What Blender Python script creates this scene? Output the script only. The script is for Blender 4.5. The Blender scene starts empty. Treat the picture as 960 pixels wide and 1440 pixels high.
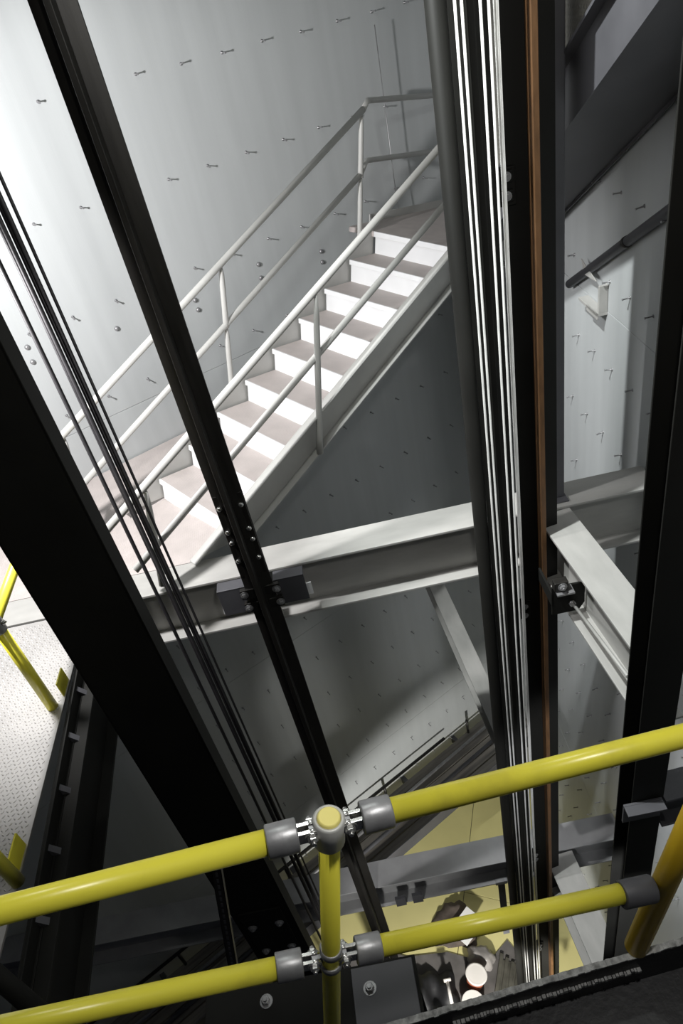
import bpy, math, random
from mathutils import Vector, Matrix

random.seed(7)
scene = bpy.context.scene
C = scene.collection
V = Vector

# ------------------------------------------------------------------ frames
# World: Z is true vertical.  The shaft itself leans (it follows the leaning
# leg of the building), so everything built with the shaft lives in LEG space.
LIFT = 10.4                                   # pit floor is z = 0, the eye is 10.4 m above it
O = V((-0.9568, 3.67434, -2.7862 + LIFT))     # foot of the stair on the main beam
XL = V((0.97697, 0.09576, 0.19068)); YL = V((-0.10756, 0.99281, 0.05248)); ZL = V((-0.18428, -0.07178, 0.98025))
LEG = Matrix(((XL.x, YL.x, ZL.x, O.x), (XL.y, YL.y, ZL.y, O.y), (XL.z, YL.z, ZL.z, O.z), (0, 0, 0, 1)))
S2 = math.sqrt(.5)
STAIR = Matrix(((S2, -S2, 0, O.x), (S2, S2, 0, O.y), (0, 0, 1, O.z), (0, 0, 0, 1)))   # x up the flight, y to the wall
def leg(a, b, c): return LEG @ V((a, b, c))
def T(x, y, z): return Matrix.Translation((x, y, z))
ZUP = V((0, 0, 1))

# ------------------------------------------------------------------ camera
cam = bpy.data.cameras.new('camera'); cam.lens = 25.0; cam.sensor_width = 36; cam.clip_start = .02
camo = bpy.data.objects.new('camera', cam); C.objects.link(camo)
camo.location = (0, 0, LIFT); camo.rotation_euler = (math.radians(90 - 33.168), 0, 0)
scene.camera = camo

# ------------------------------------------------------------------ world and light
w = bpy.data.worlds.new('shaft_air'); scene.world = w; w.use_nodes = True
w.node_tree.nodes['Background'].inputs[0].default_value = (.62, .68, .9, 1)
w.node_tree.nodes['Background'].inputs[1].default_value = .012
def lamp(name, pos, power, col, size, kind='POINT', aim=None, spread=None):
    l = bpy.data.lights.new(name, kind); l.energy = power; l.color = col
    if kind == 'POINT': l.shadow_soft_size = size
    elif kind == 'AREA':
        l.shape = 'RECTANGLE'; l.size = size[0]; l.size_y = size[1]
        if spread: l.spread = math.radians(spread)
    elif kind == 'SPOT':
        l.shadow_soft_size = size; l.spot_size = math.radians(spread); l.spot_blend = .5
    o = bpy.data.objects.new(name, l); C.objects.link(o); o.location = pos
    if aim is not None: o.rotation_euler = (V(aim) - V(pos)).to_track_quat('-Z', 'Y').to_euler()
    return o
lamp('landing_lamp', leg(-.95, -.75, 2.55), 560, (1, .985, .985), .08, 'SPOT', leg(-.90, 1.2, .75), 142)
lamp('upper_fill', leg(.9, -.8, 4.3), 70, (.96, 1, .95), .09)  # unseen fill, kept to lift the upper stair wall and the treads
lamp('upper_floodlight', leg(.1, -1.2, 5.4), 1650, (.97, 1, .99), .07, 'SPOT', leg(2.95, -.30, .0), 46)
lamp('lower_lamp', leg(.3, -1.75, -3.75), 55, (1, .99, .95), .10, 'SPOT', leg(.9, 2.3, -4.4), 62)
lamp('pit_fill', leg(1.0, -2.5, -5.7), 820, (1, .98, .92), .08, 'SPOT', leg(1.35, 1.75, -8.0), 72)  # added spot out of view, brightens the yellow pit floor
lamp('side_fill', leg(1.7, -2.7, -1.8), 130, (.97, .98, 1), .08, 'SPOT', leg(2.95, .3, -3.0), 60)  # added unseen spot, raises the low part of the right wall
lamp('railing_fill', leg(1.5, -3.0, 3.15), 60, (1, .98, .94), .08)  # added light above the eye, brightens the yellow guard railing
scene.view_settings.view_transform = 'Standard'; scene.view_settings.look = 'None'
scene.view_settings.exposure = 0.0; scene.view_settings.gamma = 1.0; scene.view_settings.use_curve_mapping = False

# ------------------------------------------------------------------ materials
MATS = {}
def mat(name, col, rough=.5, metal=0., var=.08, scale=6., stretch=(1, 1, 1), bump=0., bscale=40., col2=None, mix=(.45, .7), spec=.5):
    m = bpy.data.materials.new(name); m.use_nodes = True
    nt = m.node_tree; N = nt.nodes; Lk = nt.links; b = N['Principled BSDF']
    b.inputs['Roughness'].default_value = rough; b.inputs['Metallic'].default_value = metal
    b.inputs['Specular IOR Level'].default_value = spec
    tc = N.new('ShaderNodeTexCoord'); mp = N.new('ShaderNodeMapping'); mp.inputs['Scale'].default_value = stretch
    Lk.new(tc.outputs['Object'], mp.inputs['Vector'])
    nz = N.new('ShaderNodeTexNoise'); nz.inputs['Scale'].default_value = scale; nz.inputs['Detail'].default_value = 6
    Lk.new(mp.outputs[0], nz.inputs['Vector'])
    rp = N.new('ShaderNodeValToRGB')
    c2 = col2 if col2 else tuple(max(0, c * (1 - var * 2)) for c in col)
    rp.color_ramp.elements[0].position = mix[0] if col2 else .3; rp.color_ramp.elements[1].position = mix[1] if col2 else .7
    rp.color_ramp.elements[0].color = (*(col if col2 else c2), 1); rp.color_ramp.elements[1].color = (*(c2 if col2 else col), 1)
    Lk.new(nz.outputs['Fac'], rp.inputs['Fac']); Lk.new(rp.outputs['Color'], b.inputs['Base Color'])
    rr = N.new('ShaderNodeMapRange'); rr.inputs['To Min'].default_value = rough * .85; rr.inputs['To Max'].default_value = min(1, rough * 1.15)
    Lk.new(nz.outputs['Fac'], rr.inputs['Value']); Lk.new(rr.outputs[0], b.inputs['Roughness'])
    if bump:
        n2 = N.new('ShaderNodeTexNoise'); n2.inputs['Scale'].default_value = bscale; n2.inputs['Detail'].default_value = 3
        Lk.new(mp.outputs[0], n2.inputs['Vector'])
        bp = N.new('ShaderNodeBump'); bp.inputs['Strength'].default_value = bump; bp.inputs['Distance'].default_value = .004
        Lk.new(n2.outputs['Fac'], bp.inputs['Height']); Lk.new(bp.outputs[0], b.inputs['Normal'])
    MATS[name] = m; return m
def emboss(m, scale, dist, amount):
    """small raised pattern of checker plate, as fine relief"""
    nt = m.node_tree; N = nt.nodes; Lk = nt.links; b = N['Principled BSDF']
    tc = N.new('ShaderNodeTexCoord'); vo = N.new('ShaderNodeTexVoronoi'); vo.inputs['Scale'].default_value = scale; vo.inputs['Randomness'].default_value = 0
    Lk.new(tc.outputs['Object'], vo.inputs['Vector'])
    rp = N.new('ShaderNodeMapRange'); rp.inputs['From Min'].default_value = .1; rp.inputs['From Max'].default_value = .4; rp.inputs['To Min'].default_value = 1; rp.inputs['To Max'].default_value = 0
    Lk.new(vo.outputs['Distance'], rp.inputs['Value'])
    bp = N.new('ShaderNodeBump'); bp.inputs['Strength'].default_value = amount; bp.inputs['Distance'].default_value = dist
    Lk.new(rp.outputs[0], bp.inputs['Height']); Lk.new(bp.outputs[0], b.inputs['Normal'])
mat('wall_paint', (.475, .495, .50), .42, var=.045, scale=1.6, stretch=(5, 5, .35), bump=.08, bscale=30)
mat('pale_paint', (.52, .52, .50), .45, var=.06, scale=5, bump=.05)
mat('riser_paint', (.82, .83, .84), .4, var=.03, scale=6)
mat('tread_plate', (.52, .47, .45), .55, var=.07, scale=9); emboss(MATS['tread_plate'], 70, .002, .5)
mat('beam_paint', (.42, .415, .395), .5, var=.08, scale=4, stretch=(1, 3, 3), bump=.06)
mat('dark_steel', (.028, .026, .023), .42, .3, var=.2, scale=7, stretch=(4, 4, .6), bump=.06)
mat('column_black', (.014, .014, .0125), .62, .0, var=.15, scale=3, spec=.15)
mat('slate_steel', (.10, .10, .11), .5, .2, var=.15, scale=4)
mat('beam_grey', (.36, .36, .365), .5, .1, var=.12, scale=4)
mat('rope_steel', (.80, .80, .78), .4, .2, var=.12, scale=60, stretch=(1, 1, .2))
mat('rope_dark', (.035, .033, .036), .5, .4, var=.2, scale=60, stretch=(1, 1, .2))
mat('rail_brown', (.17, .085, .035), .5, .2, var=.2, scale=14, stretch=(3, 3, .6))
mat('galvanised', (.40, .40, .41), .4, .55, var=.15, scale=20, bump=.15, bscale=60)
mat('zinc_bright', (.72, .72, .70), .25, .9, var=.1, scale=30)
mat('yellow_paint', (.86, .78, .07), .3, var=.06, scale=8, col2=(.62, .55, .06), mix=(.55, .8), bump=.05, bscale=25)
mat('amber_paint', (.82, .54, .03), .35, var=.06, scale=8)
mat('collar_grey', (.60, .60, .57), .45, .2, var=.06, scale=20)
mat('cap_yellow', (.98, .86, .27), .4, var=.03)
mat('checker_plate', (.47, .455, .44), .38, .35, var=.10, scale=3, bump=.06)
mat('black_toe', (.012, .012, .014), .5, var=.2, scale=9, bump=.3, bscale=50)
mat('chipped_edge', (.42, .42, .41), .6, var=.35, scale=60, bump=.9, bscale=90)
mat('pit_yellow', (.66, .60, .27), .55, var=.07, scale=1.4, bump=.04)
mat('tarp_grey', (.14, .13, .125), .65, var=.2, scale=5, bump=.3, bscale=14)
mat('bag_dark', (.020, .020, .022), .6, var=.2, scale=6, bump=.3, bscale=14)
mat('mat_rubber', (.11, .105, .085), .45, var=.25, scale=8)
mat('cloth_brown', (.115, .09, .075), .8, var=.25, scale=9, bump=.5, bscale=20)
mat('plastic_grey', (.38, .355, .34), .35, var=.2, scale=9)
mat('bucket_white', (.84, .80, .76), .4, var=.04)
mat('bucket_red', (.50, .15, .08), .45, var=.08)
mat('paper', (.80, .79, .77), .7, var=.03)
mat('ink', (.02, .02, .025), .7)
mat('blue_plastic', (.03, .04, .16), .4)
mat('plank_wood', (.20, .185, .165), .7, var=.25, scale=5, stretch=(.4, 6, 6))
mat('mesh_plate', (.26, .25, .22), .55, .3, var=.15, scale=4); emboss(MATS['mesh_plate'], 38, .006, 1.0)

# ------------------------------------------------------------------ mesh helper
class MB:
    def __init__(s): s.v = []; s.f = []; s.sm = []
    def add(s, vs, fs, smooth=False):
        n = len(s.v); s.v += [tuple(p) for p in vs]; s.f += [tuple(i + n for i in f) for f in fs]; s.sm += [smooth] * len(fs); return s
    def box(s, lo, hi, M=None):
        x0, y0, z0 = lo; x1, y1, z1 = hi
        vs = [V(p) for p in ((x0, y0, z0), (x1, y0, z0), (x1, y1, z0), (x0, y1, z0), (x0, y0, z1), (x1, y0, z1), (x1, y1, z1), (x0, y1, z1))]
        if M: vs = [M @ p for p in vs]
        s.add(vs, ((3, 2, 1, 0), (4, 5, 6, 7), (0, 1, 5, 4), (1, 2, 6, 5), (2, 3, 7, 6), (3, 0, 4, 7))); return s
    def prism(s, poly, d, M=None):
        """2D polygon (x, z), extruded along y from 0 to d"""
        n = len(poly); vs = [V((x, 0, z)) for x, z in poly] + [V((x, d, z)) for x, z in poly]
        if M: vs = [M @ p for p in vs]
        fs = [tuple(range(n)), tuple(range(2 * n - 1, n - 1, -1))] + [(i + n, (i + 1) % n + n, (i + 1) % n, i) for i in range(n)]
        s.add(vs, fs); return s
    def tube(s, pts, r, seg=14, flat=None, up=None):
        """round bar through pts; r a number or one per point; flat squashes the section per point"""
        pts = [V(p) for p in pts]; n = len(pts); rs = r if isinstance(r, (list, tuple)) else [r] * n
        fl = flat or [1] * n; vs = []; ref = V(up) if up else None
        for i, p in enumerate(pts):
            d = (pts[min(i + 1, n - 1)] - pts[max(i - 1, 0)]).normalized()
            k = ref if ref else (V((0, 0, 1)) if abs(d.z) < .9 else V((1, 0, 0)))
            x = k.cross(d).normalized(); y = d.cross(x)
            for j in range(seg):
                t = 2 * math.pi * j / seg; vs.append(p + x * (math.cos(t) * rs[i]) + y * (math.sin(t) * rs[i] * fl[i]))
        fs = []
        for i in range(n - 1):
            for j in range(seg):
                k = (j + 1) % seg; fs.append((i * seg + j, i * seg + k, (i + 1) * seg + k, (i + 1) * seg + j))
        s.add(vs, fs, True); m = len(s.v) - len(vs)
        s.f.append(tuple(m + j for j in range(seg - 1, -1, -1))); s.f.append(tuple(m + (n - 1) * seg + j for j in range(seg))); s.sm += [False, False]
        return s
    def lathe(s, prof, seg=24, M=None):
        """(r, z) profile turned round z; ends closed"""
        vs = []
        for r, z in prof:
            for j in range(seg):
                t = 2 * math.pi * j / seg; p = V((math.cos(t) * r, math.sin(t) * r, z)); vs.append(M @ p if M else p)
        fs = []; n = len(prof)
        for i in range(n - 1):
            for j in range(seg):
                k = (j + 1) % seg; fs.append((i * seg + j, i * seg + k, (i + 1) * seg + k, (i + 1) * seg + j))
        s.add(vs, fs, True); m = len(s.v) - len(vs)
        s.f.append(tuple(m + j for j in range(seg - 1, -1, -1))); s.f.append(tuple(m + (n - 1) * seg + j for j in range(seg))); s.sm += [False, False]
        return s
    def hexbolt(s, M, r=.012, h=.009, washer=True):
        if washer: s.lathe([(r * 1.5, 0), (r * 1.5, .0025)], 14, M)
        s.lathe([(r, .0025), (r, h), (r * .8, h + .002)], 6, M); s.sm[-20:] = [False] * len(s.sm[-20:])
        s.lathe([(r * .5, h + .002), (r * .45, h + .008)], 10, M); return s
    def mesh(s, name, m):
        me = bpy.data.meshes.new(name); me.from_pydata(s.v, [], s.f)
        me.polygons.foreach_set('use_smooth', s.sm); me.materials.append(MATS[m]); me.update(); return me
def obj(name, mb, m, parent=None, M=None, bevel=0, label=None):
    me = mb.mesh(name, m) if isinstance(mb, MB) else mb
    o = bpy.data.objects.new(name, me); C.objects.link(o)
    if parent: o.parent = parent
    if M is not None:
        if parent: o.matrix_local = M
        else: o.matrix_world = M
    if bevel:
        b = o.modifiers.new('bevel', 'BEVEL'); b.width = bevel; b.segments = 2; b.limit_method = 'ANGLE'; b.angle_limit = math.radians(50)
    if label: o['label'] = label
    return o
def thing(name, label, cat, M, group=None):
    o = bpy.data.objects.new(name, None); C.objects.link(o); o.matrix_world = M; o.empty_display_size = .1
    return tag(o, label, cat, group)
def tag(o, label, cat, group=None):
    o['label'] = label; o['category'] = cat
    if group: o['group'] = group
    return o
def structure(o, label=None, cat=None):
    o['kind'] = 'structure'
    if label: o['label'] = label
    if cat: o['category'] = cat
    return o
def frame(p, x, z):
    """matrix at p with axis x along x and z near z"""
    x = V(x).normalized(); z = V(z); y = z.cross(x).normalized(); z = x.cross(y)
    return Matrix(((x.x, y.x, z.x, p[0]), (x.y, y.y, z.y, p[1]), (x.z, y.z, z.z, p[2]), (0, 0, 0, 1)))
def iprofile(mb, length, wd, ht, tf, tw, M=None):
    """I section along +x, top face at z = 0, centred on y = 0"""
    h = wd / 2; t = tw / 2
    pr = [(-h, 0), (h, 0), (h, -tf), (t, -tf), (t, -ht + tf), (h, -ht + tf), (h, -ht), (-h, -ht), (-h, -ht + tf), (-t, -ht + tf), (-t, -tf), (-h, -tf)]
    n = 12; vs = [V((0, y, z)) for y, z in pr] + [V((length, y, z)) for y, z in pr]
    if M: vs = [M @ p for p in vs]
    fs = [(0, 1, 2, 3, 10, 11), (3, 4, 9, 10), (4, 5, 6, 7, 8, 9)]
    fs += [tuple(i + n for i in reversed(f)) for f in fs]
    fs += [(i, i + n, (i + 1) % n + n, (i + 1) % n) for i in range(n)]
    mb.add(vs, fs); return mb

# ------------------------------------------------------------------ shell of the shaft
TW = V((.8660, .5, 0)); NW = V((.5, -.8660, 0)); DW = -1.6376      # the stair wall, in leg space
R1 = LEG.to_3x3()
W1 = Matrix.Translation(LEG @ (NW * DW)) @ Matrix(((*( -(R1 @ TW)),), (*(R1 @ NW),), (*ZL,))).transposed().to_4x4()   # x = -t, y inward, z = c
W2 = Matrix.Translation(leg(2.95, 0, 0)) @ Matrix(((*YL,), (*(-XL),), (*ZL,))).transposed().to_4x4()                  # x = b, y inward, z = c

def pin_mesh():
    m = MB(); rx = Matrix.Rotation(-math.pi / 2, 4, 'X')
    m.lathe([(.011, 0), (.011, .003), (.0045, .005), (.0045, .046), (.0075, .047), (.0075, .051)], 8, rx); return m.mesh('pin', 'galvanised')
PIN = pin_mesh()
KNOB = MB().lathe([(.019, 0), (.019, .006), (.015, .015), (.006, .019)], 12, Matrix.Rotation(-math.pi / 2, 4, 'X')).mesh('bolt_head', 'galvanised')
camo_m = Matrix.Translation(camo.location) @ camo.rotation_euler.to_matrix().to_4x4()
def in_view(P, m=.02):
    q = camo_m.inverted() @ P
    return q.z < -.1 and abs(q.x / -q.z) < .48 + m and abs(q.y / -q.z) < .72 + m

wall_back = structure(obj('wall_back', MB().box((-4.5, -.16, -11), (7, -.05, 6)), 'wall_paint', M=W1), 'pale painted steel wall behind the staircase, studded with pins', 'wall')
for lo, hi in ((-11, -5.6), (-5.597, -2.9), (-2.897, .40), (.403, 3.2), (3.203, 6)):
    obj('steel_plate', MB().box((-4.40, -.05, lo), (7, 0, hi)), 'wall_paint', wall_back, Matrix(), bevel=.002)
k = 0
rows = [2.52 - .652 * i for i in range(16)]
for r, c in enumerate(rows):
    for j in range(-3, 14):
        t = .59 + .337 * j + random.uniform(-.006, .006)
        cc = c + random.uniform(-.006, .006)
        if t > 4.25 or not in_view(W1 @ V((-t, 0, cc))): continue
        obj('pin', PIN, None, wall_back, T(-t, 0, cc) @ Matrix.Rotation(random.uniform(-.12, .12), 4, 'X') @ Matrix.Rotation(random.uniform(-.12, .12), 4, 'Z')); k += 1
for t, c in ((1.18, .99), (1.80, 1.06), (2.41, .96), (.515, 1.02), (-.13, 1.14), (-.14, 1.03), (1.18, .91), (2.40, .87), (1.79, .95)):
    obj('bolt_head', KNOB, None, wall_back, T(-t, 0, c))
n1 = k
wall_right = structure(obj('wall_right', MB().box((-7, -.16, -11), (3.75, -.05, 6)), 'wall_paint', M=W2), 'pale painted steel wall beside the dark column, studded with pins', 'wall')
for lo, hi in ((-11, -4.9), (-4.897, -1.6), (-1.597, .78), (.783, 6)):
    obj('steel_plate', MB().box((-7, -.05, lo), (3.62, 0, hi)), 'wall_paint', wall_right, Matrix(), bevel=.002)
k = 0
for r in range(17):
    c = 2.09 - .555 * r
    for j in range(24):
        b = 3.2 - .297 * j + (0 if r % 2 else .1) + random.uniform(-.006, .006); cc = c + random.uniform(-.006, .006)
        if b > 3.5 or not in_view(W2 @ V((b, 0, cc))) or k > 260: continue
        obj('pin', PIN, None, wall_right, T(b, 0, cc) @ Matrix.Rotation(random.uniform(-.12, .12), 4, 'X') @ Matrix.Rotation(random.uniform(-.12, .12), 4, 'Z')); k += 1
print('pins', n1, k)

# pit floor: yellow painted plates on a slab, truly level
floor = structure(obj('floor', MB().box((-7, 1.5, -.3), (5, 9.2, -.03)), 'slate_steel', M=T(0, 0, 0)), 'yellow painted plate floor at the bottom of the shaft', 'floor')
az = Matrix.Rotation(math.radians(-14), 4, 'Z')
for i in range(-4, 4):
    for j in range(2):
        M = T(1.78, 5.6, 0) @ az
        obj('floor_plate', MB().box((i * 1.2 + .004, -3.3 + 3.4 * j + .004, -.03), (i * 1.2 + 1.196, .1 + 3.4 * j - .004, 0)), 'pit_yellow', floor, M, bevel=.002)

# checker plate platform at the left
floor_left = structure(obj('floor_left', MB().box((-2.9, -3.4, -.012), (-.66, -.26, 0)), 'checker_plate', M=LEG), 'pale checker plate platform floor beside the black column', 'floor')
lug = MB()
for i in range(52):
    for j in range(98):
        x = -.70 - i * .024 + (.012 if j % 2 else 0); y = -.3 - j * .024
        if not in_view(leg(x, y, 0)): continue
        s = 1 if (i + j) % 2 else -1; d = V((.0075, .0075 * s, 0)); e = V((-.0032 * s, .0032, 0)); p = V((x, y, 0)); z = V((0, 0, .0028))
        lug.add([p - d, p + e, p + d, p - e, p - d * .45 + z, p + d * .45 + z], ((0, 3, 4), (3, 2, 5, 4), (2, 1, 5), (1, 0, 4, 5)))
o = obj('raised_lugs', lug, 'checker_plate', floor_left, Matrix()); o['kind'] = 'stuff'

# deck at the foot of the staircase
poly = [(-2.6, .002), (0, .002), (.3, .25), (.1, 1.93), (-2.6, .37)]
structure(obj('floor_back', MB().prism(poly, .012, Matrix(((1, 0, 0, 0), (0, 0, 1, 0), (0, -1, 0, 0), (0, 0, 0, 1)))), 'tread_plate', M=LEG @ T(0, 0, -.002)), 'pale checker plate deck at the foot of the staircase', 'floor')

# ------------------------------------------------------------------ staircase along the back wall
RUN, RISE, SW = .279, .172, .82
st = thing('staircase', 'pale steel staircase with checker treads and pipe handrails climbing the pin studded wall', 'staircase', STAIR)
NS = 9
for k in range(1, NS + 1):
    s = RUN * k; z = RISE * k
    obj('riser', MB().box((s + .02, .03, z - RISE), (s + .026, SW - .03, z - .02)), 'riser_paint', st)
    if k < NS:
        tr = MB(); tr.prism([(0, -.035), (0, -.006), (.006, 0), (RUN + .02, 0), (RUN + .02, -.006), (.012, -.008), (.012, -.035)], SW - .06, T(s, .03, z))
        t_ = obj('tread', tr, 'tread_plate', st)
        obj('nosing', MB().box((-.002, .03, -.037), (.012, SW - .03, .0015), T(s, 0, z)), 'riser_paint', t_, bevel=.003)
# landing
ls, lz = RUN * NS, RISE * NS
ld = obj('landing', MB().prism([(0, -.006), (.006, 0), (1.25, 0), (1.25, -.04), (0, -.04)], 1.04, T(ls, .03, lz)), 'tread_plate', st)
obj('nosing', MB().box((ls - .002, .03, lz - .04), (ls + .014, SW - .03, lz + .0015)), 'riser_paint', ld, bevel=.003)
obj('kick_plate', MB().box((ls + .25, 1.07, lz), (ls + 1.25, 1.078, lz + .06)), 'pale_paint', ld)
obj('kick_plate', MB().add([(ls, .82, lz), (ls + .25, 1.07, lz), (ls + .25, 1.07, lz + .06), (ls, .82, lz + .06), (ls + .006, .814, lz), (ls + .256, 1.064, lz), (ls + .256, 1.064, lz + .06), (ls + .006, .814, lz + .06)], ((0, 1, 2, 3), (7, 6, 5, 4), (3, 2, 6, 7), (0, 3, 7, 4), (1, 5, 6, 2))), 'pale_paint', ld)
# stringers: channel section, toes outwards
def stringer(y, out):
    m = MB(); up = .03; dn = .27
    def band(y0, y1, o0, o1):
        # closed strip following the slope between offsets o0 (low) and o1 (high)
        sl = RISE / RUN; xe = ls + .02
        pts = [(-.02 - 0, max(0, -.02 * sl + o0)), (xe, xe * sl + o0), (xe, xe * sl + o1), (-.02, -.02 * sl + o1)]
        if o0 < 0:
            x0 = -o0 / sl; pts = [(x0, 0), (xe, xe * sl + o0), (xe, xe * sl + o1), (-.02, max(0, -.02 * sl + o1)), (-.02, 0)] if o1 > 0 else [(-o0 / sl, 0), (xe, xe * sl + o0), (xe, xe * sl + o1), (-o1 / sl, 0)]
        m.prism(pts, y1 - y0, T(0, y0, 0))
    band(y, y + .008, -dn, up)
    lo, hi = (y - .06, y) if out < 0 else (y + .008, y + .068)
    band(lo, hi, -dn, -dn + .012); band(lo, hi, up - .012, up)
    return m
obj('stringer', stringer(0, -1), 'pale_paint', st, bevel=.002); obj('stringer', stringer(SW - .008, 1), 'pale_paint', st, bevel=.002)
# short horizontal edge channel of the landing
obj('landing_channel', MB().box((ls + .02, 0, lz - .24), (ls + 1.25, .008, lz + .02)).box((ls + .02, -.06, lz - .24), (ls + 1.25, 0, lz - .228)).box((ls + .02, -.06, lz + .008), (ls + 1.25, 0, lz + .02)), 'pale_paint', st)
# handrails (all pipes)
def rail(y, h, s0, s1, flat_end=None):
    sl = RISE / RUN; return [(s0, y, s0 * sl + h), (s1, y, s1 * sl + h)]
PR = .024
def flatpost(p0, p1, r=.02):
    p0, p1 = V(p0), V(p1); L = (p1 - p0).length; q = [p0, p0.lerp(p1, .12), p0.lerp(p1, .3), p0.lerp(p1, .7), p0.lerp(p1, .88), p1]
    return MB().tube(q, [r * 1.15, r * 1.1, r, r, r * .9, r * .45], 12)
sl = RISE / RUN
hr = obj('handrail', MB().tube([(-.55, .86, -.55 * sl + .90), (2.44, .86, 2.44 * sl + .90 + .0), ], PR), 'pale_paint', st, label='upper wall side handrail pipe')
obj('handrail', MB().tube([(2.44, .86, 2.44 * sl + .90), (2.72, 1.08, 2.44), (3.75, 1.08, 2.45)], PR * .9), 'pale_paint', st)
obj('middle_rail', MB().tube([(-.55, .86, -.55 * sl + .475), (2.42, .86, 2.42 * sl + .475)], PR * .92), 'pale_paint', st)
obj('middle_rail', MB().tube([(2.42, .86, 2.42 * sl + .475), (2.72, 1.08, 2.02), (3.75, 1.08, 2.02)], PR * .85), 'pale_paint', st)
for s in (-.30, 1.04, 2.42):
    zt = s * sl + .88; zm = s * sl + .475; zb = max(0, s * sl - .10)
    obj('post', flatpost((s, .86, zm - .02), (s, .86, zt)), 'pale_paint', st); obj('post', flatpost((s, .86, zb), (s, .86, zm)), 'pale_paint', st)
obj('handrail', MB().tube([(-.62, -.035, -.62 * sl + .86), (2.52, -.035, 2.52 * sl + .86), (2.60, -.035, 2.45)], PR), 'pale_paint', st, label='upper shaft side handrail pipe')
obj('middle_rail', MB().tube([(-.42, -.035, -.42 * sl + .437), (2.6, -.035, 2.6 * sl + .437)], PR * .95), 'pale_paint', st)
for s in (-.27, 1.08, 2.56):
    zb = max(0, s * sl - .26)
    obj('post', flatpost((s, -.06, zb), (s, -.05, s * sl + .84), .0215), 'pale_paint', st)

# thin wire hanging by the landing
hw = tag(obj('hanging_wire', MB().tube([(0, 0, 0), (.004, 0, .4), (0, .004, 1.6)], .004, 6), 'galvanised', M=W1 @ T(-3.22, .10, .84)), 'thin wire hanging down the wall above the stair landing', 'wire')
obj('weight', MB().lathe([(.006, -.03), (.018, -.026), (.02, -.01), (.006, 0)], 12), 'galvanised', hw)

# ------------------------------------------------------------------ steel beams
def beam(name, label, p0, p1, wd, ht, m, tf=.018, tw=.012, up=ZL, cat='beam'):
    p0, p1 = leg(*p0), leg(*p1); L = (p1 - p0).length
    return tag(obj(name, iprofile(MB(), L, wd, ht, tf, tw), m, M=frame(p0, p1 - p0, up), bevel=.003), label, cat)
def legplates(parent, base, name, boxes, m, bevel=.002):
    for lo, hi in boxes: obj(name, MB().box(tuple(V(lo) - V(base)), tuple(V(hi) - V(base))), m, parent, bevel=bevel)
mb_ = beam('cross_beam', 'pale topped main cross beam carrying the foot of the staircase', (-2.6, -.121, 0), (2.93, -.121, 0), .235, .43, 'beam_paint')
lb_ = beam('cross_beam', 'slate coloured lower cross beam above the yellow pit floor', (-3.6, -.121, -4.2), (2.93, -.121, -4.2), .26, .42, 'beam_grey')
for x in (4.25, 4.42):
    obj('clip_angle', MB().box((x, -.16, -.40), (x + .1, -.13, -.25)), 'slate_steel', lb_)
beam('side_beam', 'pale side beam running from the main cross beam towards the dark column', (2.275, -.245, -.02), (2.385, -1.53, -.02), .215, .43, 'beam_paint')
beam('side_beam', 'pale lower side beam below the dark column, near the pit', (2.30, -.255, -4.25), (2.40, -1.53, -4.25), .26, .42, 'beam_paint')
beam('bracket_beam', 'short dark beam bolted to the side of the dark column', (2.345, -1.63, -.86), (2.94, -1.60, -.86), .16, .26, 'slate_steel')
# level tie beam from the stair wall, below the main beam
beam('tie_beam', 'narrow pale tie beam running from the stair wall below the main cross beam', (1.725, 2.80, -2.7), (1.98, -.25, -2.7), .165, .26, 'beam_paint', .012, .01)
# platform edge: angle and channel
pe = thing('platform_edge', 'dark steel channel edging the checker plate platform', 'channel', LEG @ T(-.66, -.3, 0) @ Matrix.Rotation(.055, 4, 'Z'))
obj('channel_web', MB().box((.05, -3.0, -.36), (.062, .02, .004)), 'column_black', pe, bevel=.002)
obj('channel_flange', MB().box((.062, -3.0, -.016), (.125, .02, 0)), 'column_black', pe, bevel=.002)
obj('channel_flange', MB().box((.062, -3.0, -.36), (.125, .02, -.344)), 'column_black', pe, bevel=.002)
obj('edge_angle', MB().box((-.01, -3.0, 0), (.05, .02, .006)).box((.042, -3.0, 0), (.05, .02, .075)), 'column_black', pe, bevel=.002)
for i in range(9):
    obj('weld_clip', MB().prism([(0, 0), (.035, 0), (0, .05)], .03, T(.05, -.35 - i * .3, 0)), 'slate_steel', pe)

# ------------------------------------------------------------------ columns
col = thing('steel_column', 'black steel column leaning beside the checker plate platform', 'column', LEG @ T(-.025, -1.443, -4.4))
obj('web', MB().box((-.18, 0, 0), (.18, .014, 8.6)), 'column_black', col, bevel=.003)
for x in (-.18, .168): obj('flange', MB().box((x, .0, 0), (x + .012, .10, 8.6)), 'column_black', col, bevel=.002)
obj('base_plate', MB().box((-.22, -.12, -.02), (.22, .16, 0)), 'slate_steel', col, bevel=.002)
cl = obj('splice_plate', MB().box((-.14, -.012, 2.05), (.13, 0, 2.72)), 'column_black', col, bevel=.003)
for x in (-.09, .085):
    for z in (2.18, 2.53): obj('bolt', MB().hexbolt(T(x, -.012, z) @ Matrix.Rotation(math.pi / 2, 4, 'X'), .02, .016), 'galvanised', cl)
colr = thing('steel_column', 'dark grey steel column at the end of the pale side beam by the right wall', 'column', LEG @ T(2.255, -1.62, -5.4))
for y in (-.08, .07): obj('flange', MB().box((-.083, y, 0), (.083, y + .010, 9.6)), 'column_black', colr, bevel=.002)
obj('web', MB().box((-.005, -.07, 0), (.005, .07, 9.6)), 'column_black', colr)
obj('seat_angle', MB().box((-.13, -.095, 4.42), (.07, -.081, 4.58)).box((-.13, -.15, 4.565), (.07, -.095, 4.58)), 'slate_steel', colr, bevel=.002)
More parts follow.
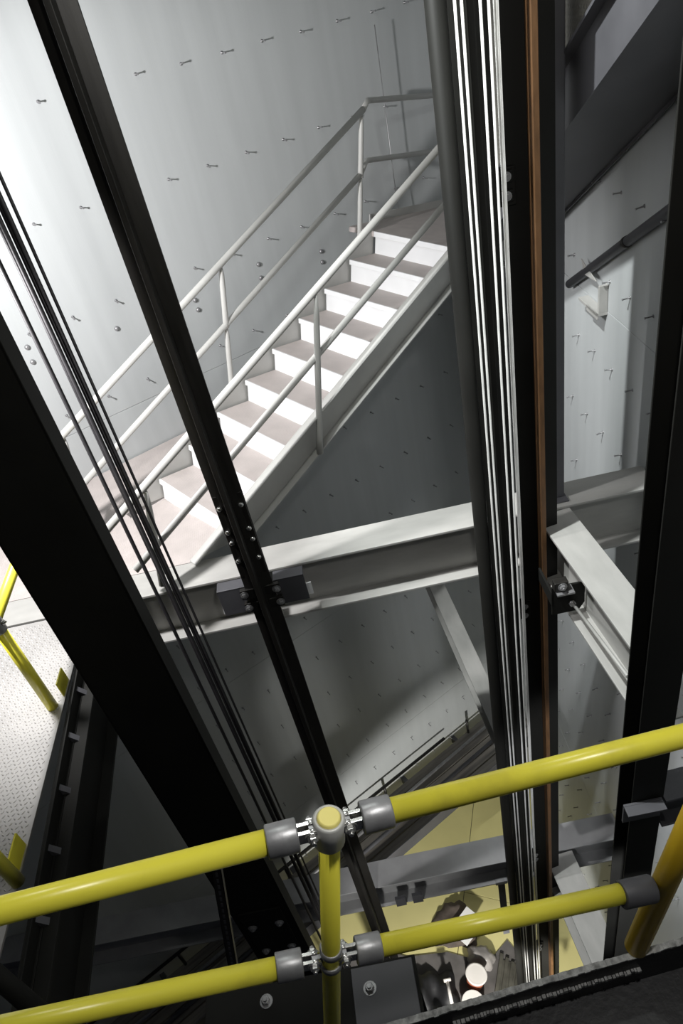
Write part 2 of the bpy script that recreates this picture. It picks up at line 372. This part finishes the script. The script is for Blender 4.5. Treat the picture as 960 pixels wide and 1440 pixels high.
# short post that stands on the main beam behind the right guide rail
pst = thing('steel_post', 'short slate steel post bolted to the top of the main cross beam', 'post', LEG @ T(2.30, -.11, 0))
obj('post', MB().box((-.075, -.05, .012), (.077, .05, 4)), 'slate_steel', pst, bevel=.006)
obj('foot_plate', MB().box((-.10, -.095, 0), (.09, .07, .012)), 'slate_steel', pst, bevel=.002)
obj('bolt', MB().hexbolt(T(-.005, -.075, .012), .013, .012), 'galvanised', pst)
obj('bolt', MB().hexbolt(T(-.06, -.075, .012), .013, .012), 'galvanised', pst)

# ------------------------------------------------------------------ guide rails
def guide_rail(label, a, b, wf, blade, c0, c1, mflange, mblade):
    g = thing('guide_rail', label, 'rail', LEG @ T(a, b, c0)); L = c1 - c0; h = wf / 2
    m = MB(); m.prism([(-h, 0), (h, 0), (h, .012), (.016, .03), (-.016, .03), (-h, .012)], L, Matrix.Rotation(math.pi / 2, 4, 'X') @ T(0, -L, 0) if False else Matrix(((1, 0, 0, 0), (0, 0, -1, 0), (0, 1, 0, 0), (0, 0, 0, 1))))
    obj('rail_flange', m, mflange, g, bevel=.002)
    bl = obj('rail_blade', MB().box((-.014, -.03 - blade, 0), (.014, -.03, L)), mblade, g, bevel=.003)
    obj('rail_neck', MB().box((-.007, -.031 - blade * .5, 0), (.007, -.028, L)), mflange, bl)
    return g
gl = guide_rail('dark steel guide rail with bolted joint crossing in front of the staircase', .423, -.33, .174, .075, -7.55, 4.2, 'dark_steel', 'dark_steel')
jp = obj('fish_plate', MB().box((-.083, -.02, 7.63), (.083, -.012, 8.23)), 'dark_steel', gl, bevel=.002)
rx = Matrix.Rotation(math.pi / 2, 4, 'X')
for x in (-.062, .058):
    for z in (7.73, 7.87, 7.95, 8.12):
        obj('bolt', MB().lathe([(.0165, 0), (.0165, .006), (.013, .013), (.005, .016)], 12, T(x, -.021, z + .03) @ rx), 'zinc_bright', jp)
gr = guide_rail('dark guide rail with brown greased running face beside the steel ropes', 2.148, -.35, .225, .08, -7.55, 4.2, 'column_black', 'rail_brown')
for z in (9.42, 6.80, 3.55, 1.55):
    k_ = obj('rail_clip', MB().box((-.15, -.035, z), (-.07, .0, z + .16)).box((-.15, -.05, z + .02), (-.085, -.03, z + .07)).box((-.15, -.05, z + .1), (-.085, -.03, z + .15)), 'column_black', gr, bevel=.004)
    for zz in (.045, .125): obj('bolt', MB().hexbolt(T(-.115, -.05, z + zz) @ rx, .014, .012), 'galvanised', k_)
# counterweight rails among the ropes
tag(obj('steel_pipe', MB().tube([(0, 0, 0), (0, 0, 6), (0, 0, 11.75)], .041, 20, up=(0, 1, 0)), 'column_black', M=LEG @ T(1.793, -.40, -7.55)), 'black steel pipe standing on the staircase side of the bright ropes', 'pipe')
guide_rail('slim black guide rail between the two pairs of bright steel ropes', 1.905, -.42, .15, .03, -7.55, 4.2, 'column_black', 'column_black')
# brackets that tie the left rail to the main beam
def rail_bracket(label, x0, x1, s):
    t = thing('rail_bracket', label, 'bracket', LEG @ T(0, -.33, -.13))
    obj('plate', MB().box((x0, .0, -.09), (x1, .012, .115)).box((x0, .0, .105), (x1, .085, .117)), 'slate_steel', t, bevel=.002)
    xin = x1 if s < 0 else x0
    for z in (-.075, .035):
        c_ = obj('clip', MB().box((xin - .045 - .012 * s, -.03, z), (xin + .045 - .012 * s, .0, z + .075)), 'dark_steel', t, bevel=.004)
        obj('bolt', MB().hexbolt(T(xin + .012 * s, -.03, z + .038) @ rx, .018, .015), 'galvanised', c_)
    xo = x0 if s < 0 else x1
    obj('end_tab', MB().box((xo - .01, .02, -.075), (xo + .03, .03, .02)) if s > 0 else MB().prism([(xo - .012, -.09), (xo + .055, -.09), (xo, .01)], .01, T(0, .02, 0)), 'riser_paint', t)
    return t
rail_bracket('grey bolted rail bracket on the side of the guide rail near the black column', .16, .335, -1)
rail_bracket('grey bolted rail bracket on the stair side guide rail with small white end tab', .512, .70, 1)
# bracket and tie rod beside the right guide rail
tb = thing('tie_bracket', 'black rounded bracket plate with a tie rod beside the brown faced guide rail', 'bracket', LEG @ T(2.20, -.72, -.28))
pr = [(-.10, -.12), (.06, -.12), (.095, -.06), (.095, .07), (.085, .09), (.06, .10), (-.10, .10)]
obj('plate', MB().prism(pr, .014, T(0, 0, 0)), 'column_black', tb, bevel=.002)
obj('arm', MB().box((-.10, 0, -.05), (-.086, .24, .05)), 'column_black', tb, bevel=.002)
obj('ledge', MB().box((-.09, -.07, .095), (.01, 0, .107)), 'galvanised', tb)
rod = obj('tie_rod', MB().tube([(.02, .01, -.05), (-.015, -.80, .25)], .010, 10), 'beam_paint', tb)
obj('nut', MB().lathe([(.02, -.015), (.02, .01)], 6, T(.02, -.004, -.05) @ rx), 'galvanised', rod)
clb = obj('clip', MB().box((-.10, -.05, .115), (-.02, 0, .18)), 'dark_steel', tb, bevel=.004)
obj('bolt', MB().hexbolt(T(-.055, -.05, .148) @ rx, .018, .016), 'galvanised', clb)
# ------------------------------------------------------------------ ropes
def rope(a, b, r, m, label, group, c0=-7.55, c1=4.2):
    o = obj('rope', MB().tube([(0, 0, 0), (0, 0, (c1 - c0) * .5), (0, 0, c1 - c0)], r, 10, up=(0, 1, 0)), m, M=LEG @ T(a, b, c0))
    tag(o, label, 'rope', group)
for (a, b), wh in zip(((1.843, -.50), (1.868, -.50), (1.936, -.50), (1.967, -.50)), ('next to the black pipe', 'second from the black pipe', 'third from the black pipe', 'fourth from the black pipe')):
    rope(a, b, .0058, 'rope_steel', 'bright steel hoist rope ' + wh, 'bright hoist ropes')
for (a, b), wh in zip(((1.998, -.47), (2.014, -.44)), ('next to the bright hoist ropes', 'next to the brown faced guide rail')):
    rope(a, b, .007, 'rope_steel', 'grey steel rope ' + wh, 'grey ropes by the guide rail')
for (a, b), wh in zip(((-.048, -.5), (-.030, -.52), (-.012, -.5), (.006, -.51)), ('next to the single rope of the platform side', 'second from the platform side', 'third from the platform side', 'next to the thin rope of the staircase side')):
    rope(a, b, .0105, 'rope_dark', 'dark rope in the tight bundle, ' + wh, 'bundled dark ropes')
rope(-.116, -.5, .011, 'rope_dark', 'single dark rope on the platform side of the rope bundle', None)
rope(.037, -.5, .0075, 'rope_dark', 'thin dark rope on the staircase side of the rope bundle', None)

# ------------------------------------------------------------------ upper flight along the right wall
A2 = 2.42
sl2 = .60
def fl(b): return 2.02 - .60 * b
u2 = thing('upper_stair', 'dark upper stair flight rising along the right wall', 'staircase', LEG @ T(A2, 1.0, fl(1.0)))
def slope_strip(o0, o1, y0, y1, x0, x1):
    # x runs towards the camera (leg -b), z up
    m = MB(); vs = []
    for x in (x0, x1):
        for o in (o0, o1): vs += [(y0, -x, x * sl2 + o), (y1, -x, x * sl2 + o)]
    m.add(vs, ((0, 1, 3, 2), (4, 6, 7, 5), (0, 4, 5, 1), (2, 3, 7, 6), (0, 2, 6, 4), (1, 5, 7, 3))); return m
for y in (0, .48):
    obj('stringer', slope_strip(0, .26, y, y + .01, -.7, 4.2), 'slate_steel', u2)
    obj('stringer_flange', slope_strip(.25, .265, y - .05, y, -.7, 4.2), 'slate_steel', u2)
for i in range(18):
    x = -.6 + i * .265
    obj('tread', MB().box((.01, -x - .25, x * sl2 + .17), (.48, -x, x * sl2 + .195)), 'tread_plate', u2)
obj('light_stop_plate', slope_strip(.02, .03, .01, .48, -.7, 4.2), 'slate_steel', u2)  # added closed underside, stops light from above passing between the treads
obj('mesh_panel', slope_strip(.30, 1.2, -.006, .002, -.7, 4.2), 'mesh_plate', u2, label='grey checker patterned side panel')
obj('pipe_stub', MB().tube([(-.03, .85, .02), (-.02, .68, .11), (-.01, .55, .17)], .02, 12), 'beam_paint', u2)
# pipe and bracket on the right wall
wp = tag(obj('wall_pipe', MB().tube([(1.22, .035, .775), (-.3, .035, 1.715), (-2.2, .035, 2.9)], .03, 12), 'slate_steel', M=W2), 'dark sloping handrail pipe fixed along the right wall below the upper stair', 'pipe')
obj('pipe_joint', MB().tube([(.36, .035, 1.307), (.33, .035, 1.325)], .034, 12), 'dark_steel', wp)
wb = thing('wall_bracket', 'torn grey angle bracket fixed to the right wall at the end of the sloping pipe', 'bracket', W2 @ T(.66, 0, .80))
obj('upright', MB().box((-.02, 0, -.02), (.0, .06, .16)).box((-.02, 0, -.02), (.03, .008, .16)), 'beam_paint', wb, bevel=.002)
obj('arm', MB().box((-.02, 0, -.04), (.30, .07, -.02)).box((-.02, .06, -.06), (.16, .07, -.02)), 'beam_paint', wb, bevel=.002)
obj('torn_strip', MB().prism([(.05, .17), (.30, .24), (.27, .20), (.28, .15)], .006, T(0, .05, 0)), 'beam_paint', wb)

# ------------------------------------------------------------------ lower walkway along the back wall
lw = thing('lower_walkway', 'dark plank walkway with handrail low on the pin studded wall above the pit', 'walkway', W1 @ T(0, 0, -6.6))
for j in range(5):
    obj('plank', MB().box((-4.0, .12 + j * .14, -.05 + .006 * (j % 2)), (3.8, .12 + j * .14 + .125, 0.006 * (j % 2))), 'plank_wood', lw, bevel=.003)
for x in range(-4, 4): obj('support', MB().box((x - .03, 0, -.17), (x + .03, .80, -.05)), 'slate_steel', lw)
obj('edge_channel', MB().box((-4.0, .82, -.18), (3.8, .835, .06)), 'slate_steel', lw, bevel=.002)
obj('handrail', MB().tube([(-2.75, .14, .30), (3.8, .14, .33)], .022, 10), 'dark_steel', lw)
for x in (-3.2, -1.6, .1, 1.7, 3.3): obj('post', MB().tube([(x, .14, 0), (x, .14, .3)], .02, 10), 'dark_steel', lw)
obj('conduit', MB().tube([(-3.9, .30, .10), (3.8, .42, .10)], .022, 10), 'galvanised', lw)
obj('conduit', MB().tube([(-3.9, .52, .07), (3.8, .64, .07)], .028, 10), 'slate_steel', lw)

# ------------------------------------------------------------------ things lying in the pit
def blob(name, label, cat, pts, h, m, at, seed):
    """crumpled heap: outline polygon raised into a folded mound"""
    rnd = random.Random(seed); cx = sum(p[0] for p in pts) / len(pts); cy = sum(p[1] for p in pts) / len(pts)
    ph = [(rnd.uniform(0, 6.28), rnd.uniform(0, 6.28), rnd.uniform(6, 22), rnd.uniform(-3.1, 3.1)) for _ in range(7)]
    def fold(x, y): return sum(math.sin(f * (x * math.cos(a) + y * math.sin(a)) + p) / (1 + k * .4) for k, (p, q, f, a) in enumerate(ph)) / 3.2
    ring = []
    for i in range(len(pts)):
        a, b = pts[i], pts[(i + 1) % len(pts)]
        for k in range(6):
            x = a[0] + (b[0] - a[0]) * k / 6; y = a[1] + (b[1] - a[1]) * k / 6; r = 1 + .06 * math.sin(i * 9 + k * 2.1 + seed)
            ring.append((cx + (x - cx) * r, cy + (y - cy) * r))
    N_ = len(ring); mb = MB(); vs = []; lv = 12
    for l in range(lv):
        f = l / lv; q = 1 - f * .96
        for (x, y) in ring:
            X = cx + (x - cx) * q; Y = cy + (y - cy) * q
            vs.append((X, Y, 0 if l == 0 else max(.012, h * (min(1, f * 2.2) ** .6) * (.75 + .55 * fold(X, Y)))))
    vs.append((cx, cy, h * (.75 + .55 * fold(cx, cy)))); fs = []
    for l in range(lv - 1):
        for j in range(N_):
            k = (j + 1) % N_; fs.append((l * N_ + j, l * N_ + k, (l + 1) * N_ + k, (l + 1) * N_ + j))
    fs += [((lv - 1) * N_ + j, (lv - 1) * N_ + (j + 1) % N_, len(vs) - 1) for j in range(N_)]
    mb.add(vs, fs, True); mb.add(vs[:N_], [tuple(range(N_ - 1, -1, -1))]); return tag(obj(name, mb, m, M=T(*at)), label, cat)
blob('crumpled_cloth', 'brown crumpled cloth on the yellow floor under the paper sheet', 'cloth', [(-.32, -.28), (.22, -.30), (.36, .02), (.14, .36), (-.12, .30), (-.36, .06)], .16, 'cloth_brown', (1.62, 5.22, 0), 3)
pp = tag(obj('paper_sheet', MB().box((-.15, -.21, 0), (.15, .21, .004)), 'paper', M=T(1.74, 5.12, .19) @ Matrix.Rotation(-.75, 4, 'Z') @ Matrix.Rotation(.12, 4, 'X')), 'white paper sheet with a black mark on the brown cloth', 'paper')
obj('print_mark', MB().prism([(-.06, -.02), (.06, 0), (-.05, .03), (-.02, 0)], .003, T(0, .08, .0045) @ Matrix.Rotation(-math.pi / 2, 4, 'X')), 'ink', pp)
blob('black_bag', 'black plastic bag slumped on the floor beside the white lidded bucket', 'bag', [(-.28, -.75), (.30, -.7), (.36, -.1), (.28, .42), (-.22, .40), (-.33, -.2)], .30, 'bag_dark', (1.20, 4.20, .022), 5)
blob('plastic_wrap', 'crumpled grey plastic wrapping between the cloth and the white lidded bucket', 'plastic', [(-.20, -.10), (.10, -.18), (.20, .0), (.10, .16), (-.16, .14)], .14, 'plastic_grey', (1.90, 4.78, .022), 8)
blob('grey_tarp', 'pale grey plastic sheet bunched up beside the black plastic bag', 'tarpaulin', [(-.5, -.9), (.30, -.9), (.30, .45), (.0, .60), (-.55, .3)], .10, 'plastic_grey', (.50, 3.95, .022), 11)
pl = [(-.35, 2.9), (2.75, 2.9), (2.62, 4.55), (2.30, 5.02), (1.98, 4.72), (1.45, 4.86), (.9, 4.80), (.3, 4.95), (-.3, 4.8)]
tag(obj('dust_sheet', MB().prism([(x, y) for x, y in pl], .02, Matrix(((1, 0, 0, 0), (0, 0, 1, 0), (0, -1, 0, .02), (0, 0, 0, 1)))), 'tarp_grey'), 'grey dust sheet covering the pit floor under the bags and buckets', 'sheet')
mt = thing('ribbed_mat', 'dark ribbed rubber mat on the floor behind the steel ropes', 'mat', T(1.97, 4.25, .022))
for i in range(7):
    x = i * .078
    obj('rib', MB().box((x, -.85 + .02 * i, 0), (x + .05, .62 - .03 * i, .035), Matrix.Rotation(-.32, 4, 'Z')), 'mat_rubber', mt, bevel=.008)
obj('mat_sheet', MB().box((0, -.85, 0), (7 * .078, .55, .012), Matrix.Rotation(-.32, 4, 'Z')), 'mat_rubber', mt)
def bucket(label, x, y, r, h, m, lidm, tilt):
    t = thing('bucket', label, 'bucket', T(x, y, .022) @ Matrix.Rotation(tilt, 4, 'X'))
    obj('body', MB().lathe([(r * .86, 0), (r, h), (r * .96, h), (r * .84, .012)], 28), m, t)
    obj('rim', MB().lathe([(r * 1.0, h - .03), (r * 1.06, h - .03), (r * 1.06, h + .004), (r * 1.0, h + .004)], 28), lidm, t)
    return t
b1 = bucket('red bucket with a white lid standing beside the black bag', 1.76, 4.47, .125, .24, 'bucket_red', 'bucket_white', 0)
obj('lid', MB().lathe([(.138, .236), (.142, .25), (.128, .256), (.11, .250)], 28), 'bucket_white', b1)
b2 = bucket('open white bucket holding a blue thing in front of the red bucket', 1.68, 4.16, .14, .2, 'bucket_white', 'bucket_white', 0)
obj('contents', MB().lathe([(.12, .10), (.115, .15), (.03, .165)], 16), 'blue_plastic', b2)
obj('rag', MB().box((-.02, -.09, .15), (.1, .02, .19), Matrix.Rotation(.5, 4, 'Z')), 'paper', b2, bevel=.01)
sk = tag(obj('white_stick', MB().tube([(0, 0, .32), (.03, -.3, .34)], .022, 8).tube([(-.045, .0, .33), (.045, .02, .33)], .022, 8), 'bucket_white', M=T(1.36, 4.36, .01)), 'short white T shaped stick lying on the black bag', 'stick')
# strap hanging from the lower beam
hs = thing('hanger_strap', 'narrow dark strap hanging from the lower cross beam over the yellow floor', 'strap', LEG @ T(1.72, -.23, -5.75))
obj('strap', MB().box((-.035, 0, -.1), (.035, .008, 1.14)), 'slate_steel', hs, bevel=.001); obj('clamp', MB().box((-.06, -.02, 1.10), (.06, .03, 1.16)), 'galvanised', hs, bevel=.003)
# yellow ladder like handle by the wall
# ------------------------------------------------------------------ yellow guard railing in front
A0 = V((-.600, .663, -1.271 + LIFT)); A1 = V((.710, .984, -1.200 + LIFT))
B0 = V((-.720, .660, -1.732 + LIFT)); B1 = V((.854, .986, -1.746 + LIFT))
PT = V((-.024, .806, -1.215 + LIFT))            # top of the near post
RP = .0242
gd = thing('guard_railing', 'yellow pipe guard railing with grey swivel couplings in front of the shaft', 'railing', T(PT.x, PT.y, PT.z - 1.05))
iv = gd.matrix_world.inverted()
def L_(p): return iv @ V(p)
obj('post', MB().tube([L_(PT - ZUP * 1.05), L_(PT - ZUP * .012)], .0215, 20), 'yellow_paint', gd)
obj('post_collar', MB().lathe([(.0225, -.075), (.031, -.07), (.031, -.004), (.028, 0), (.0235, 0), (.0235, -.01)], 28, T(*L_(PT))), 'collar_grey', gd)
obj('post_cap', MB().lathe([(.0225, -.02), (.0225, .002), (.019, .0055)], 28, T(*L_(PT))), 'cap_yellow', gd)
obj('post_band', MB().lathe([(.023, -.01), (.026, -.008), (.026, .008), (.023, .01)], 24, T(*L_(PT - ZUP * .495))), 'galvanised', gd)
obj('post_band', MB().lathe([(.023, -.01), (.026, -.008), (.026, .008), (.023, .01)], 24, T(*L_(PT - ZUP * .555))), 'galvanised', gd)
def coupling(p, d, flip):
    """grey socket around the pipe end, with a fork lug and bolt reaching to the post; d points from the post"""
    M = frame(L_(p), d, ZUP)
    c = obj('coupling', MB().tube([(.062, 0, 0), (.122, 0, 0)], .0315, 24), 'galvanised', gd, M, bevel=.003)
    obj('fork', MB().box((.028, -.013, -.015), (.064, -.005, .015)).box((.028, .005, -.015), (.064, .013, .015)).lathe([(.016, -.013), (.016, -.005)], 16, T(.034, 0, 0) @ rx).lathe([(.016, .005), (.016, .013)], 16, T(.034, 0, 0) @ rx), 'zinc_bright', c, bevel=.001)
    obj('eye_lug', MB().box((.012, -.0045, -.012), (.04, .0045, .012)), 'galvanised', c)
    obj('bolt', MB().lathe([(.0065, -.026), (.0065, .026)], 10, T(.036, 0, 0) @ rx).hexbolt(T(.036, -.013, 0) @ rx, .010, .009).hexbolt(T(.036, .013, 0) @ rx.inverted(), .010, .009), 'zinc_bright', c)
for (P0, P1, nm) in ((A0, A1, 'top_rail'), (B0, B1, 'middle_rail')):
    d = (P1 - P0).normalized(); k = (PT - P0).dot(d) ; pc = P0 + d * k
    s0 = pc - d * .115; s1 = pc + d * .115
    obj(nm, MB().tube([L_(P0 - d * .6), L_(s0)], RP, 24), 'yellow_paint', gd)
    end = P1 + d * .6 if nm == 'top_rail' else P1 - d * .17
    obj(nm, MB().tube([L_(s1), L_(end)], RP, 24), 'yellow_paint', gd)
    coupling(pc, -d, True); coupling(pc, d, False)
Q = V((.800, .972, -1.747 + LIFT))               # second post, at the right
obj('post', MB().tube([L_(Q - ZUP * .30), L_(Q + ZUP * .62)], .030, 20), 'amber_paint', gd)
d = (B1 - B0).normalized()
obj('coupling', MB().tube([L_(Q - d * .115), L_(Q - d * .03)], .033, 24), 'slate_steel', gd, bevel=.003)

# kick plate and platform edge under the railing
E1 = V((.816, .958, -2.044 + LIFT)); dt = V((.643, .102, .156))
tp = thing('kick_plate', 'black kick plate with chipped pale top edge under the yellow railing', 'plate', frame(E1, dt, ZUP))
obj('plate', MB().box((-1.6, -.008, -.16), (.5, .004, .0)), 'black_toe', tp, bevel=.002)
ch = MB(); x = -1.6; rnd = random.Random(4)
while x < .5:
    wd = rnd.uniform(.008, .02); ch.box((x, -.009 - rnd.uniform(0, .003), -.003), (x + wd, .006, .001 + rnd.uniform(0, .004))); x += wd
o = obj('chipped_edge', ch, 'chipped_edge', tp); o['kind'] = 'stuff'
rg = MB(); x = -.55
while x < -.02:
    wd = rnd.uniform(.006, .014); rg.box((x, -.015 - rnd.uniform(0, .004), -.075 + rnd.uniform(-.002, .002)), (x + wd * .8, -.007, -.066 + rnd.uniform(-.002, .004))); x += wd
o = obj('ragged_seam', rg, 'chipped_edge', tp); o['kind'] = 'stuff'
obj('sill', MB().box((-1.6, -.25, -.165), (.5, -.008, -.15)), 'black_toe', tp)

# steel beam end with bolted gusset below the near post
gb = thing('gusset_beam', 'dark bolted gusset beam below the yellow railing post', 'beam', frame(V((0, 1.117, -2.494 + LIFT)), XL, ZL))
obj('flange', MB().box((-.45, -.22, -.012), (.24, 0, 0)), 'column_black', gb, bevel=.002)
obj('web', MB().box((-.45, -.10, -.3), (.24, -.09, -.012)), 'column_black', gb)
gp = obj('gusset_plate', MB().box((.03, -.2, 0), (.23, -.01, .01)), 'slate_steel', gb, bevel=.002)
obj('bolt', MB().hexbolt(T(.085, -.075, .01), .014, .014), 'galvanised', gp)
obj('bolt', MB().hexbolt(T(-.25, -.05, .0), .014, .014), 'galvanised', gb)
# slotted strut
ss = thing('slotted_strut', 'slotted grey strut channel standing beside the black column', 'strut', T(-.55, 1.75, -4.6 + LIFT))
obj('channel', MB().box((-.022, 0, 0), (.022, .003, 1.65)).box((-.022, 0, 0), (-.019, .03, 1.65)).box((.019, 0, 0), (.022, .03, 1.65)), 'dark_steel', ss)
for i in range(32): obj('slot', MB().box((-.005, -.001, .03 + i * .05), (.005, .0, .06 + i * .05)), 'slate_steel', ss)

# ------------------------------------------------------------------ yellow railing of the left platform
pr_ = thing('platform_railing', 'yellow pipe railing posts on the checker plate platform', 'railing', LEG @ T(-.72, -.98, 0))
obj('post', MB().tube([(0, 0, 0), (0, 0, .62)], .03, 18), 'yellow_paint', pr_)
jn = obj('coupling', MB().tube([(-.0, 0, .60), (0, 0, .70)], .037, 18), 'galvanised', pr_, bevel=.003)
obj('bolt', MB().hexbolt(T(.037, 0, .65) @ Matrix.Rotation(math.pi / 2, 4, 'Y'), .01, .01), 'zinc_bright', jn)
obj('post', MB().tube([(0, 0, .69), (.03, .02, 1.1)], .03, 18), 'yellow_paint', pr_)
obj('middle_rail', MB().tube([(-.0, .02, .66), (-.04, 1.4, .66)], .028, 18), 'yellow_paint', pr_)
obj('middle_rail', MB().tube([(.0, -.02, .66), (.06, -2.2, .66)], .028, 18), 'yellow_paint', pr_)
obj('post', MB().tube([(.06, -.95, 0), (.06, -.95, .66)], .03, 18), 'yellow_paint', pr_)
for y in (.06, -.90): obj('toe_angle', MB().box((.045, y, 0), (.053, y + .12, .10)), 'yellow_paint', pr_, bevel=.001)
tag(obj('dark_pipe', MB().tube([(.231, -.108, -.166), (-.3, .14, .216)], .03, 14), 'column_black', M=T(-1.122, 1.083, -2.364 + LIFT)), 'dark unpainted pipe end beside the checker plate platform', 'pipe')
